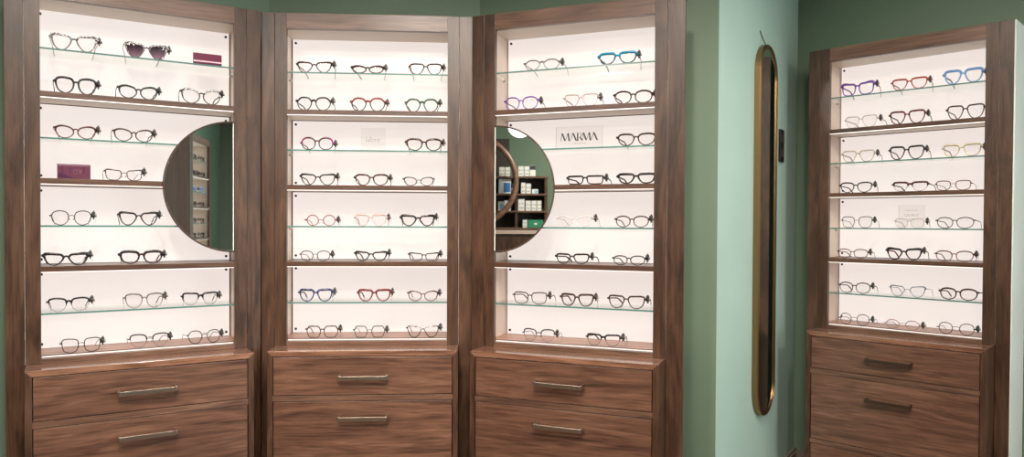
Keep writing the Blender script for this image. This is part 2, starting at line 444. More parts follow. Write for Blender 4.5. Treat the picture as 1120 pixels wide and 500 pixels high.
def copy_tree(o, parent=None):
    c = o.copy(); COL.objects.link(c)
    if parent is not None: c.parent = parent
    for ch in list(o.children): copy_tree(ch, c)
    return c
GL = [
    ('A', 1, -0.1838, 0.1282, 0.0491, 'cat', 'speckle', 1.25, 1, 'black and white speckled cat-eye eyeglasses'),
    ('A', 1, 0.0132, 0.1279, 0.0478, 'cat', 'speckle', 1.25, 1, 'speckled cat-eye sunglasses with smoky lenses'),
    ('A', 2, -0.1791, 0.1159, 0.0504, 'panto', 'black', 1.5, 1, 'thick black rounded eyeglasses'),
    ('A', 2, -0.0103, 0.1179, 0.0424, 'catoval', 'black_green', 1.3, 1, 'dark green cat-eye eyeglasses'),
    ('A', 2, 0.1737, 0.1277, 0.0498, 'catoval', 'speckle_top', 1.2, 1, 'black oval eyeglasses with white-speckled top'),
    ('A', 3, -0.1806, 0.115, 0.0398, 'catoval', 'dark_red', 1.1, 1, 'dark reddish oval cat-eye eyeglasses'),
    ('A', 3, -0.024, 0.1176, 0.0408, 'catoval', 'dark_brown', 1.15, 1, 'dark brown oval eyeglasses'),
    ('A', 4, -0.0513, 0.1112, 0.0355, 'catrect', 'dark_brown', 0.8, 1, 'thin brown cat-eye eyeglasses'),
    ('A', 5, -0.1925, 0.1127, 0.0442, 'round', 'metal_black', 0.6, 1, 'thin black metal round eyeglasses'),
    ('A', 5, -0.0108, 0.1172, 0.0426, 'cat', 'black', 1.3, 1, 'black cat-eye eyeglasses'),
    ('A', 6, -0.2068, 0.1238, 0.0384, 'cat', 'black', 1.6, 1, 'wide black cat-eye eyeglasses'),
    ('A', 6, -0.0035, 0.1285, 0.0421, 'panto', 'dark_plum', 1.7, 1, 'chunky dark plum eyeglasses'),
    ('A', 7, -0.2003, 0.117, 0.0423, 'brow', 'black', 1.0, 1, 'slim black browline eyeglasses'),
    ('A', 7, 0.0046, 0.1179, 0.0465, 'panto', 'grey_crystal', 1.0, 1, 'grey translucent round eyeglasses'),
    ('A', 7, 0.1698, 0.1164, 0.0422, 'browrect', 'black', 1.1, 1, 'black half-rim rectangular eyeglasses'),
    ('A', 8, -0.1686, 0.1119, 0.0439, 'squareround', 'metal_black', 0.55, 1, 'fine black wire square eyeglasses'),
    ('A', 8, 0.0184, 0.1217, 0.0434, 'brow', 'metal_black', 0.6, 1, 'fine black browline wire eyeglasses'),
    ('A', 8, 0.1808, 0.1084, 0.0431, 'hexround', 'metal_black', 0.55, 1, 'fine black wire rounded eyeglasses'),
    ('B', 1, -0.1832, 0.1249, 0.0382, 'cat', 'dark_brown', 1.2, 1, 'dark brown cat-eye eyeglasses'),
    ('B', 1, -0.0029, 0.1155, 0.0282, 'catoval', 'dark_brown', 1.4, 1, 'narrow dark brown cat-eye eyeglasses'),
    ('B', 1, 0.195, 0.119, 0.039, 'square', 'dark_tortoise', 1.2, 1, 'tortoiseshell square eyeglasses with pale temples'),
    ('B', 2, -0.1852, 0.1225, 0.0463, 'hexround', 'black', 1.2, 1, 'black angular-round eyeglasses'),
    ('B', 2, -0.0013, 0.124, 0.0467, 'hexround', 'red_top', 1.2, 1, 'black angular-round eyeglasses with red bridge'),
    ('B', 2, 0.1829, 0.1196, 0.0461, 'hexround', 'green_top', 1.2, 1, 'black angular-round eyeglasses with green top'),
    ('B', 3, -0.1736, 0.1143, 0.043, 'roundbig', 'magenta_corner', 1.2, 1, 'black round eyeglasses with magenta corners'),
    ('B', 3, 0.1902, 0.1298, 0.0433, 'panto', 'dark_tortoise', 1.5, 1, 'dark tortoiseshell round keyhole eyeglasses'),
    ('B', 4, -0.1711, 0.1246, 0.0399, 'cat', 'black', 1.2, 1, 'black cat-eye eyeglasses'),
    ('B', 4, 0.0109, 0.1221, 0.0399, 'panto', 'dark_tortoise', 1.35, 1, 'dark tortoiseshell rounded eyeglasses'),
    ('B', 4, 0.1722, 0.11, 0.0317, 'catoval', 'black', 0.8, 0, 'thin black cat-eye eyeglasses without a tag'),
    ('B', 5, -0.1606, 0.1112, 0.0379, 'circle', 'metal_red', 0.8, 1, 'small red circular eyeglasses'),
    ('B', 5, 0.0086, 0.1153, 0.0414, 'square', 'pink_crystal', 1.2, 1, 'pale pink translucent eyeglasses'),
    ('B', 5, 0.1698, 0.1233, 0.0398, 'cat', 'black', 1.6, 1, 'thick black cat-eye eyeglasses'),
    ('B', 6, -0.1801, 0.1081, 0.0358, 'round', 'metal_purple', 0.8, 1, 'thin purplish round eyeglasses'),
    ('B', 6, 0.0094, 0.117, 0.0344, 'cat', 'black', 1.3, 1, 'black cat-eye eyeglasses'),
    ('B', 6, 0.191, 0.1103, 0.0309, 'catrect', 'dark_brown', 1.0, 1, 'slim dark brown cat-eye eyeglasses'),
    ('B', 7, -0.1777, 0.1184, 0.0438, 'square', 'blue_tortoise', 1.5, 1, 'blue-black mottled square eyeglasses'),
    ('B', 7, 0.0211, 0.1181, 0.0426, 'square', 'red_tortoise', 1.5, 1, 'dark red square eyeglasses'),
    ('B', 7, 0.188, 0.1103, 0.0367, 'catoval', 'dark_red', 0.9, 1, 'thin dark red oval cat-eye eyeglasses'),
    ('B', 8, -0.1546, 0.1153, 0.0428, 'hex', 'dark_tortoise', 1.0, 1, 'dark hexagonal eyeglasses'),
    ('B', 8, 0.0054, 0.1135, 0.0418, 'hex', 'dark_grey', 0.8, 1, 'thin grey hexagonal eyeglasses'),
    ('B', 8, 0.1881, 0.1165, 0.0411, 'cat', 'speckle_top', 0.9, 1, 'dark cat-eye eyeglasses with speckled top'),
    ('C', 1, -0.1111, 0.1339, 0.0351, 'hexround', 'grey_crystal', 0.9, 1, 'grey translucent angular eyeglasses'),
    ('C', 1, 0.1461, 0.1349, 0.0394, 'square', 'teal_top', 1.7, 1, 'bright teal-blue eyeglasses'),
    ('C', 2, -0.1845, 0.1257, 0.0444, 'round', 'purple_frame', 1.1, 1, 'purple round eyeglasses'),
    ('C', 2, 0.0253, 0.1218, 0.0423, 'square', 'pink_crystal', 1.0, 1, 'pale pink translucent eyeglasses with dark temples'),
    ('C', 2, 0.1981, 0.1293, 0.042, 'round', 'dark_brown', 1.3, 1, 'dark brown round eyeglasses'),
    ('C', 3, 0.2087, 0.1308, 0.0399, 'panto', 'dark_brown', 1.3, 1, 'dark brown rounded eyeglasses'),
    ('C', 4, 0.0409, 0.1317, 0.0312, 'rect', 'black', 1.4, 1, 'black rectangular eyeglasses'),
    ('C', 4, 0.2224, 0.1289, 0.0347, 'square', 'black', 1.7, 1, 'thick black square eyeglasses'),
    ('C', 5, 0.0054, 0.1348, 0.0376, 'catoval', 'clear', 0.6, 1, 'nearly colourless clear eyeglasses'),
    ('C', 5, 0.1968, 0.1144, 0.0375, 'round', 'dark_brown', 1.1, 1, 'dark brown round eyeglasses'),
    ('C', 6, -0.0015, 0.1232, 0.0346, 'square', 'black', 1.3, 1, 'black square eyeglasses'),
    ('C', 6, 0.1879, 0.1103, 0.0314, 'round', 'black', 1.0, 1, 'thin black round eyeglasses'),
    ('C', 7, -0.1491, 0.1272, 0.0417, 'squareround', 'dark_brown', 1.0, 1, 'slim brown square-round eyeglasses'),
    ('C', 7, 0.0157, 0.1177, 0.0421, 'square', 'dark_brown', 1.5, 1, 'thick dark brown square eyeglasses'),
    ('C', 7, 0.1802, 0.1282, 0.0427, 'square', 'dark_brown', 1.2, 1, 'wide dark brown square eyeglasses'),
    ('C', 8, -0.1147, 0.1187, 0.0438, 'brow', 'dark_grey', 0.8, 1, 'fine grey half-rim eyeglasses'),
    ('C', 8, 0.1072, 0.1195, 0.0394, 'browrect', 'black', 1.1, 1, 'black half-rim eyeglasses'),
    ('D', 1, -0.1724, 0.1408, 0.0525, 'catrect', 'purple_frame', 1.6, 1, 'bright purple cat-eye eyeglasses'),
    ('D', 1, 0.0169, 0.1345, 0.0435, 'square', 'red_frame', 1.3, 1, 'red square eyeglasses'),
    ('D', 1, 0.196, 0.1367, 0.0524, 'square', 'light_blue', 1.8, 1, 'light blue thick square eyeglasses'),
    ('D', 2, -0.1574, 0.1319, 0.0485, 'square', 'clear', 1.0, 1, 'clear colourless square eyeglasses'),
    ('D', 2, 0.0107, 0.1312, 0.0511, 'square', 'red_tortoise', 1.4, 1, 'dark red thick square eyeglasses'),
    ('D', 2, 0.2043, 0.127, 0.0523, 'square', 'dark_brown', 1.2, 1, 'dark brown square eyeglasses'),
    ('D', 3, -0.167, 0.1316, 0.0466, 'square', 'beige_crystal', 1.1, 1, 'beige translucent square eyeglasses'),
    ('D', 3, 0.0101, 0.129, 0.0517, 'square', 'dark_plum', 1.4, 1, 'dark plum square eyeglasses'),
    ('D', 3, 0.1943, 0.1312, 0.046, 'square', 'champagne', 1.3, 1, 'pale champagne square eyeglasses'),
    ('D', 4, -0.1742, 0.1297, 0.0417, 'panto', 'black', 1.2, 1, 'black rounded eyeglasses'),
    ('D', 4, 0.0244, 0.1305, 0.037, 'browrect', 'dark_red', 1.2, 0, 'dark red half-rim eyeglasses'),
    ('D', 4, 0.1686, 0.1212, 0.0364, 'squareround', 'brown_red', 0.8, 0, 'thin reddish-brown eyeglasses without a tag'),
    ('D', 5, -0.169, 0.1235, 0.0457, 'squareround', 'grey_olive', 0.8, 1, 'thin olive-grey eyeglasses'),
    ('D', 5, 0.0233, 0.109, 0.0374, 'squareround', 'clear', 0.7, 1, 'clear eyeglasses behind a small card'),
    ('D', 5, 0.1757, 0.1312, 0.0413, 'round', 'black', 0.9, 0, 'thin black round eyeglasses'),
    ('D', 6, -0.1839, 0.1234, 0.0373, 'round', 'brown_red', 0.9, 1, 'thin reddish round eyeglasses'),
    ('D', 6, 0.0055, 0.1393, 0.0459, 'cat', 'dark_plum', 1.6, 1, 'thick dark plum cat-eye eyeglasses'),
    ('D', 6, 0.1751, 0.1334, 0.0404, 'round', 'brown_red', 1.0, 1, 'reddish-brown round eyeglasses'),
    ('D', 7, -0.1747, 0.1261, 0.044, 'round', 'black', 1.1, 1, 'black round eyeglasses'),
    ('D', 7, 0.0194, 0.1311, 0.0425, 'cat', 'grey_blue', 0.8, 0, 'thin grey-blue cat-eye eyeglasses'),
    ('D', 7, 0.1896, 0.134, 0.0438, 'round', 'dark_brown', 1.4, 0, 'thick dark brown round eyeglasses'),
    ('D', 8, -0.1718, 0.1245, 0.0445, 'roundbig', 'metal_dark', 0.55, 1, 'fine dark wire round eyeglasses'),
    ('D', 8, 0.0053, 0.132, 0.037, 'oval', 'metal_pink', 0.5, 1, 'fine pinkish wire eyeglasses'),
    ('D', 8, 0.1861, 0.1274, 0.0423, 'roundbig', 'metal_black', 0.6, 1, 'fine black wire round eyeglasses'),
]
# ------------------------------------------------------------------ cabinets
ZG = (.931, .668, .408, .148); ZW = (.802, .547, .287)
ROWZ = {1: .931, 2: .802, 3: .668, 4: .547, 5: .408, 6: .287, 7: .148, 8: .0235}
VF = .107; VB = .262


DKSIDE = plain('dark_side_board', (.018, .026, .018), .6)
HANDLED = plain('dark_bronze', (.11, .075, .055), .38, .9)


def base_cabinet(c, name_lbl, low=.22, hm=None):
    t = thing('drawer_cabinet', name_lbl, 'drawer cabinet', wpt(c, 0, 0, 0), -c[2], 'walnut drawer cabinets under the display cases')
    z = CT
    # outer shell with mitred top corners: front outline chamfered
    b = MB()
    w = .31; tt = .018
    b.prism([(-w, z), (w, z), (w - tt, z - tt), (-w + tt, z - tt)], 0, .295)
    b.build('top', WT, t, bevel=.0012)
    for s in (-1, 1):
        sd = MB()
        sd.prism([(s * w, z), (s * w, .02), (s * (w - tt), .02), (s * (w - tt), z - tt)], 0, .295)
        sd.build('side_panel', WZ, t, bevel=.0012)
    MB().box(-w + tt, w - tt, .03, .29, .05, z - tt).build('carcass', DARKGAP, t)
    MB().box(-w + tt, w - tt, .001, .03, z - .1645, z - .1465).build('rail', WX, t, bevel=.0006)
    MB().box(-w + tt, w - tt, .001, .03, z - .4425, z - .4245).build('rail', WX, t, bevel=.0006)
    MB().box(-w + tt, w - tt, .02, .04, 0.0, .06).build('plinth', WX, t)
    for (z1, z0, hz) in ((-.0205, -.1445, -.0865), (-.1665, -.4225, -low), (-.4445, -.668, -.50)):
        dr = MB().box(-w + tt + .0022, w - tt - .0022, .0022, .028, z + z0, z + z1).build('drawer', WD, t, bevel=.0012)
        h = MB()
        hz = z + hz
        h.box(-.0775, .0775, -.0235, -.0175, hz - .0068, hz + .0068)
        for s in (-1, 1):
            h.box(s * .0765 - .0035, s * .0765 + .0035, -.0245, .0022, hz - .0045, hz + .0085)
        h.build('handle', hm or HANDLE, dr, bevel=.0010)
    return t


def display_cabinet(c, lbl, fl=.356, fr=.356, right_side=None, left_side=None):
    t = thing('display_cabinet', lbl, 'display cabinet', wpt(c, 0, 0, 0), -c[2], 'lit walnut display cabinets')
    z = CT; T = 1.1275; w = .31; o = .271
    for s in (-1, 1):
        MB().box(min(s * o, s * w), max(s * o, s * w), VF, VF + .018, z + .0002, z + T).build('stile', WZ, t, bevel=.0008)
    MB().box(-o, o, VF, VF + .018, z + 1.074, z + T).build('top_rail', WX, t, bevel=.0006)
    MB().box(-o, o, VF, VF + .0163, z + .0002, z + .0155).build('bottom_rail', WX, t, bevel=.0006)
    for s, ff in ((-1, fl), (1, fr)):
        if ff:
            MB().box(min(s * (w + .0015), s * ff), max(s * (w + .0015), s * ff), VF + .0015, VF + .0165, 0, z + T).build('filler_panel', WZ, t, bevel=.0008)
            MB().box(min(s * (w + .0002), s * (w + .0013)), max(s * (w + .0002), s * (w + .0013)), VF + .006, VF + .0165, z, z + T - .002).build('lit_edge_line', CREAM, t)  # cream strip paints the lit edge of the joint groove
    # inner shell
    MB().box(-.302, -.289, VF + .018, .285, z + .0002, z + T - .01).build('side_lining', PALEWOOD, t)
    MB().box(.289, .302, VF + .018, .285, z + .0002, z + T - .01).build('side_lining', PALEWOOD, t)
    MB().box(-.289, .289, VF + .018, .285, z + 1.0745, z + 1.09).build('top_lining', CREAM, t)
    MB().box(-.289, .289, VF + .018, .285, z + .0002, z + .0235).build('floor_lining', PALEW2, t)
    MB().box(-.270, .270, VF + .0165, VF + .0179, z + .0165, z + .0205).build('led_strip', glow('floor_led_glow', (1, .9, .82), .95), t)
    MB().box(-.289, .289, VF + .0155, VF + .0179, z + .0208, z + .0235).build('floor_lip', WX, t)
    MB().box(-.289, .289, .270, .285, z + .0236, z + 1.0745).build('back_board', WZ, t)
    # back light panels, one per bay, on black standoffs
    bays = [(.0245, .268), (.2885, .528), (.5485, .783), (.8035, 1.073)]
    for z0, z1 in bays:
        p = MB().box(-.283, .283, VB - .004, VB, z + z0, z + z1).build('light_panel', PANEL, t)
        for s in (-1, 1):
            for zz in (z0 + .013, z1 - .013):
                MB().cyl((s * .272, VB - .0075, z + zz), (s * .272, VB - .004, z + zz), .0042, 14).build('standoff_screw', BLACKM, p, smooth=False)
    for zz in ZW:
        sh = MB().box(-.2888, .2888, VF + .001, .257, z + zz - .0165, z + zz, 0, 1).build('wooden_shelf', [WS, CREAM], t, bevel=.0005)  # cream underside paints LED light on the wood
        MB().box(-.270, .270, VF + .004, VF + .0075, z + zz - .0184, z + zz - .0167).build('led_strip', LED, sh)
    for zz in ZG:
        g = MB()
        x0, x1, y0, y1, a, b_ = -.2865, .2865, VF + .010, .250, z + zz - .005, z + zz
        vs = [(x0, y0, a), (x1, y0, a), (x1, y1, a), (x0, y1, a), (x0, y0, b_), (x1, y0, b_), (x1, y1, b_), (x0, y1, b_)]
        g.add(vs, [(4, 5, 6, 7), (3, 2, 1, 0)], 0); g.add(vs, [(1, 2, 6, 5), (2, 3, 7, 6), (3, 0, 4, 7)], 0); g.add(vs, [(0, 1, 5, 4)], 1)
        gs = g.build('glass_shelf', [GLASS, GEDGE], t)
        for s in (-1, 1):
            for yy in (.135, .225):
                MB().cyl((s * .289, yy, z + zz - .0095), (s * .278, yy, z + zz - .0095), .0042, 12).build('shelf_clip', STEEL, gs)
    MB().box(-w - .045, -w - .041, VF + .018, .297, 0, z + T - .001).build('end_panel', DKSIDE, t)
    if right_side: MB().box(w + .0465 - .001, w + .0465 + .004, VF + .002, .297, 0, z + T - .001).build('end_panel', right_side, t)
    return t


PALEW2 = walnut('pale_floor_lining', 'X', 2.2, (1.05, 1.05, 1.08), .4)

CASES = {'A': 'left', 'B': 'middle', 'C': 'third', 'D': 'far right'}
base_cabinet(CAB['A'], 'walnut drawer cabinet at the left end of the curved row of three')
base_cabinet(CAB['B'], 'middle walnut drawer cabinet of the curved row, facing straight ahead')
base_cabinet(CAB['C'], 'walnut drawer cabinet at the right end of the curved row, beside green wall')
base_cabinet(CAB['D'], 'walnut drawer cabinet with dark handles, alone at far right beyond the pill mirror', .238, HANDLED)
display_cabinet(CAB['A'], 'leftmost lit walnut display cabinet with magenta sign and half-round mirror at right', .358, .3555)
display_cabinet(CAB['B'], 'middle lit walnut display cabinet without any mirror, three columns of eyeglasses', .3555, .3555)
display_cabinet(CAB['C'], 'lit walnut display cabinet with half-round mirror at its left, beside the green wall', .3555, .364)
display_cabinet(CAB['D'], 'lit walnut display cabinet standing alone at far right beside the brass pill mirror', .356, .356, OFFWHITE)

# ------------------------------------------------------------------ eyeglasses on the shelves
CN = {'A': 'left', 'B': 'middle', 'C': 'third', 'D': 'far right'}
RN = {1: 'top glass shelf', 2: 'highest wooden shelf', 3: 'second glass shelf', 4: 'middle wooden shelf', 5: 'third glass shelf', 6: 'lowest wooden shelf', 7: 'lowest glass shelf', 8: 'cabinet floor'}
rows = {}
for g in GL: rows.setdefault((g[0], g[1]), []).append(g)
sid = 0
for (k, r), lst in rows.items():
    lst.sort(key=lambda g: g[2])
    for i, (_, _, u, W, H, st, col, th, tg, desc) in enumerate(lst):
        sid += 1
        n = len(lst)
        pos = '' if n == 1 else ((' at left', ' at right')[i] if n == 2 else (' at left', ' in centre', ' at right')[i])
        lbl = '%s%s, %s cabinet, %s' % (desc, pos, CN[k], RN[r])
        vf = .124 if r == 8 else .131
        sun = 'sunglasses' in desc
        if r == 8 or W > .13: W = min(W, .131)
        u = min(u, .2865 - .0125 - W / 2)
        rnd = random.Random(sid * 31)
        make_glasses(W, H, st, col, th, tg, lbl, wpt(CAB[k], u, vf, CT + ROWZ[r] + .0003), -CAB[k][2] + rnd.uniform(-.05, .05),
                     'eyeglasses in the %s display cabinet' % CN[k], sun, sid)


# ------------------------------------------------------------------ signs and cards
def text_mesh(txt, size, name, mat, parent, x, y, z, depth=.0006, spacing=1.0):
    cu = bpy.data.curves.new(name, 'FONT'); cu.body = txt; cu.size = size * S; cu.extrude = depth * S / 2
    cu.align_x = 'CENTER'; cu.space_character = spacing
    tmp = bpy.data.objects.new(name + '_tmp', cu); COL.objects.link(tmp)
    dg = bpy.context.evaluated_depsgraph_get(); dg.update()
    me = bpy.data.meshes.new_from_object(tmp.evaluated_get(dg)); bpy.data.objects.remove(tmp); bpy.data.curves.remove(cu)
    me.materials.clear(); me.materials.append(mat)
    o = bpy.data.objects.new(name, me); COL.objects.link(o); o.parent = parent
    o.location = (x * S, y * S, z * S); o.rotation_euler = (PI / 2, 0, 0)
    return o


def acrylic(c, u, vf, zz, w, h, d, lbl, name='sign_block', front=None, edge=None):
    t = thing(name, lbl, 'sign', wpt(c, u, vf, CT + zz + .0003), -c[2])
    g = MB(); x0, x1, y0, y1, a, b_ = -w / 2, w / 2, 0, d, 0, h
    vs = [(x0, y0, a), (x1, y0, a), (x1, y1, a), (x0, y1, a), (x0, y0, b_), (x1, y0, b_), (x1, y1, b_), (x0, y1, b_)]
    g.add(vs, [(0, 1, 5, 4), (2, 3, 7, 6), (4, 5, 6, 7), (3, 2, 1, 0)], 0); g.add(vs, [(1, 2, 6, 5), (3, 0, 4, 7)], 1)
    g.build('block', [front or ACRYL, edge or ACEDGE], t)
    return t


INK = plain('printed_ink_black', (.02, .017, .017), .6)
INKG = plain('printed_ink_grey', (.30, .29, .28), .6)
INKL = plain('printed_ink_light_grey', (.42, .40, .40), .6)
# MARMA sign
t = acrylic(CAB['C'], .0175, .135, .668, .158, .071, .004, 'clear acrylic sign with tall bold black capitals, third cabinet, second glass shelf')
mb = MB(); LH = .026; z0 = .0235


def stroke(p0, p1, w0, y=-.0009):
    w0 *= 1.3
    mb.prism([(p0[0] - w0 / 2, p0[1]), (p0[0] + w0 / 2, p0[1]), (p1[0] + w0 / 2, p1[1]), (p1[0] - w0 / 2, p1[1])], y, -.0002)


def M_(x, w):
    stroke((x, z0), (x + w * .12, z0 + LH), .0011); stroke((x + w * .14, z0 + LH), (x + w * .50, z0 + .001), .0040)
    stroke((x + w * .50, z0 + .001), (x + w * .86, z0 + LH), .0011); stroke((x + w * .88, z0 + LH), (x + w, z0), .0036)


def A_(x, w):
    stroke((x, z0), (x + w * .45, z0 + LH), .0011); stroke((x + w * .42, z0 + LH), (x + w, z0), .0042)


def R_(x, w):
    stroke((x, z0), (x, z0 + LH), .0034)
    for i in range(8):
        a0 = PI / 2 - i * PI / 8; a1 = PI / 2 - (i + 1) * PI / 8; r = LH * .27
        stroke((x + w * .35 + math.cos(a0) * r, z0 + LH * .72 + math.sin(a0) * r), (x + w * .35 + math.cos(a1) * r, z0 + LH * .72 + math.sin(a1) * r), .0018)
    stroke((x + w * .45, z0 + LH * .46), (x + w, z0), .0038)


M_(-.061, .028); A_(-.029, .021); R_(-.0035, .016); M_(.012, .027); A_(.0415, .021)
mb.build('lettering', INK, t)
text_mesh('LONDON', .0072, 'small_lettering', INKG, t, .002, -.0004, .0125, spacing=1.7)
# second sign
t = acrylic(CAB['B'], .0155, .140, .668, .083, .078, .004, 'clear acrylic sign with one thin grey lowercase word, middle cabinet, second glass shelf', edge=ACRYL)
text_mesh('lafont', .0235, 'lettering', INKG, t, -.002, -.0004, .030, spacing=.93)
# small card far right
t = acrylic(CAB['D'], .034, .118, .408, .0885, .087, .003, 'clear acrylic card with faint grey writing, far right cabinet, third glass shelf')
MB().box(-.022, .022, -.0006, -.0001, .066, .0675).build('printed_line', INKL, t)
text_mesh('CAMPUS', .0135, 'lettering', INKL, t, 0, -.0004, .044)
text_mesh('PARIS', .0085, 'small_lettering', INKL, t, 0, -.0004, .031)
# magenta signs
MAG = plain('magenta_acrylic', (.135, .018, .050), .25); MAGL = plain('pale_pink_stripe', (.80, .52, .60), .4); MAGD = plain('dark_wine', (.09, .012, .035), .25)
t = thing('sign_block', 'magenta sign block with a pale stripe, left cabinet, top glass shelf', 'sign', wpt(CAB['A'], .1935, .135, CT + .931 + .0003), -CAB['A'][2])
MB().box(-.0435, .0435, 0, .012, 0, .0385).build('block', MAG, t, bevel=.0006)
MB().box(-.0432, .0432, -.0006, -.0001, .0105, .0145).build('pale_stripe', MAGL, t)
MB().box(-.0432, .0432, -.0006, -.0001, .0010, .0095).build('dark_band', MAGD, t)
MAG2 = plain('mauve_acrylic', (.120, .036, .062), .25); MAG3 = plain('pale_mauve', (.22, .11, .15), .4); PURP = plain('deep_purple', (.06, .012, .05), .3)
t = thing('sign_block', 'purple-pink sign block with faint lettering, left cabinet, middle wooden shelf', 'sign', wpt(CAB['A'], -.1855, .132, CT + .547 + .0003), -CAB['A'][2])
MB().box(-.0435, .0435, 0, .012, 0, .0445).build('block', MAG2, t, bevel=.0006)
MB().box(-.041, .041, -.0006, -.0001, .039, .0425).build('pale_band', MAG3, t)
MB().prism([(-.041, .001), (-.041, .018), (-.030, .017), (.003, .001)], -.0006, -.0001).build('purple_shape', PURP, t)
m_ = MB(); mb = m_
for x in (-.030, -.009, .026): m_.box(x - .0012, x + .0012, -.0007, -.0001, .019, .035)
m_.build('dark_lettering', PURP, t)
m_ = MB()
m_.tube([(.004 + .0055 * math.cos(k * PI / 8), -.0006, .0215 + .0065 * math.sin(k * PI / 8)) for k in range(16)], .0006, True, 5, (0, 1, 0))
mb = m_
stroke((.012, .015), (.021, .029), .0013); stroke((.021, .015), (.012, .029), .0013)
m_.build('pale_lettering', MAG3, t)


# ------------------------------------------------------------------ half round mirrors
def half_mirror(c, side, lbl):
    """flat edge against the stile on 'side', bulging toward the middle"""
    t = thing('half_round_mirror', lbl, 'mirror', wpt(c, side * .2695, VF, CT + .5355), -c[2], 'half-round mirrors on the display cabinets')
    R = .2125; n = 40
    arc = [(-side * R * math.cos(a), R * math.sin(a)) for a in [-PI / 2 + PI * i / n for i in range(n + 1)]]
    poly = arc if side < 0 else list(reversed(arc))
    MB().prism(poly, -.004, .0015).build('mirror_glass', MIRROR, t)
    fr = MB().tube([(x, -.002, z) for x, z in arc], [.0028] * len(arc), False, 8, (0, 1, 0), 0, .0045)
    fr.tube([(0, -.002, -R), (0, -.002, R)], [.0014, .0014], False, 6, (0, 1, 0), 0, .0045)
    MB().box(-.004 if side > 0 else .0016, -.0016 if side > 0 else .004, -.0052, -.0041, -R + .004, R - .004).build('bevelled_edge', plain('bevel_pale', (.75, .76, .70), .3), t)
    fr.build('frame', plain('dark_walnut_rim' if side > 0 else 'dark_walnut_edge', (.075, .042, .03), .35), t)
    MB().box(-side * .05 - .03, -side * .05 + .03, .0016, .006, -.02, .02).build('mounting_plate', STEEL, t)
    return t


half_mirror(CAB['A'], 1, 'half-round mirror at the right of the leftmost display cabinet, reflecting green wall')
half_mirror(CAB['C'], -1, 'half-round mirror at the left of the third display cabinet, reflecting white boxes')


# ------------------------------------------------------------------ walls
def line_x(p, d, q, e):
    """intersection of p+s d and q+t e"""
    det = d[0] * -e[1] + e[0] * d[1]
    s = ((q[0] - p[0]) * -e[1] + e[0] * (q[1] - p[1])) / det
    return (p[0] + s * d[0], p[1] + s * d[1])


CEILZ = 2.36


def wall(name, p, q, mat, z0=0.0, z1=None, th=.08, kind='structure'):
    """visible side on the right-hand side when walking p->q is kept exactly on the line; slab thickens to the left"""
    z1 = CEILZ if z1 is None else z1
    d = Vector((q[0] - p[0], q[1] - p[1])); n = Vector((-d.y, d.x)).normalized() * th
    a, b = Vector(p), Vector(q)
    pts = [a, b, b + n, a + n]
    m = MB(); vs = [(v.x, v.y, z0) for v in pts] + [(v.x, v.y, z1) for v in pts]
    m.add(vs, [(0, 1, 5, 4), (1, 2, 6, 5), (2, 3, 7, 6), (3, 0, 4, 7), (4, 5, 6, 7), (3, 2, 1, 0)])
    return m.build(name, mat, kind=kind)


VW = .300
def cl(c, v=VW):
    p = wpt(c, 0, v); return (p[0], p[1]), (math.cos(c[2]), -math.sin(c[2]))


lA, lB, lC, lD = (cl(CAB[k]) for k in 'ABCD')
pAB = line_x(*lA, *lB); pBC = line_x(*lB, *lC)
def on_ray(l, px, back=0):
    """where the line l passes behind the image column px"""
    return line_x(l[0], l[1], (0, 0), ((px - 560) / CAM_F, 1))
P1 = on_ray(lC, 784.5); P2 = on_ray(lD, 870.5)
A0 = wpt(CAB['A'], -1.9, VW)[:2]
D1 = wpt(CAB['D'], 1.55, VW)[:2]
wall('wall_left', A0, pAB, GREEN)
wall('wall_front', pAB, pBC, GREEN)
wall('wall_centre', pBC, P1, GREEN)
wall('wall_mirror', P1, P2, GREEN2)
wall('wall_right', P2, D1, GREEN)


def refl(c, P, v=VF):
    a = c[2]; n = (math.sin(a), math.cos(a)); o = wpt(c, 0, v)
    d = (P[0] - o[0]) * n[0] + (P[1] - o[1]) * n[1]
    return (P[0] - 2 * d * n[0], P[1] - 2 * d * n[1])


# fifth cabinet: the one the left half-round mirror shows, standing behind and right of the photographer
r0 = refl(CAB['A'], (-2.557, 6.0)); r1 = refl(CAB['A'], (-2.647, 6.55))
# real opening runs r0 -> r1 ; seen from its front, left/right chosen so that depth points away from the mirror
dx, dy = r1[0] - r0[0], r1[1] - r0[1]; ang = math.atan2(dy, dx)
mid = ((r0[0] + r1[0]) / 2, (r0[1] + r1[1]) / 2)
mir = wpt(CAB['A'], .15, VF)
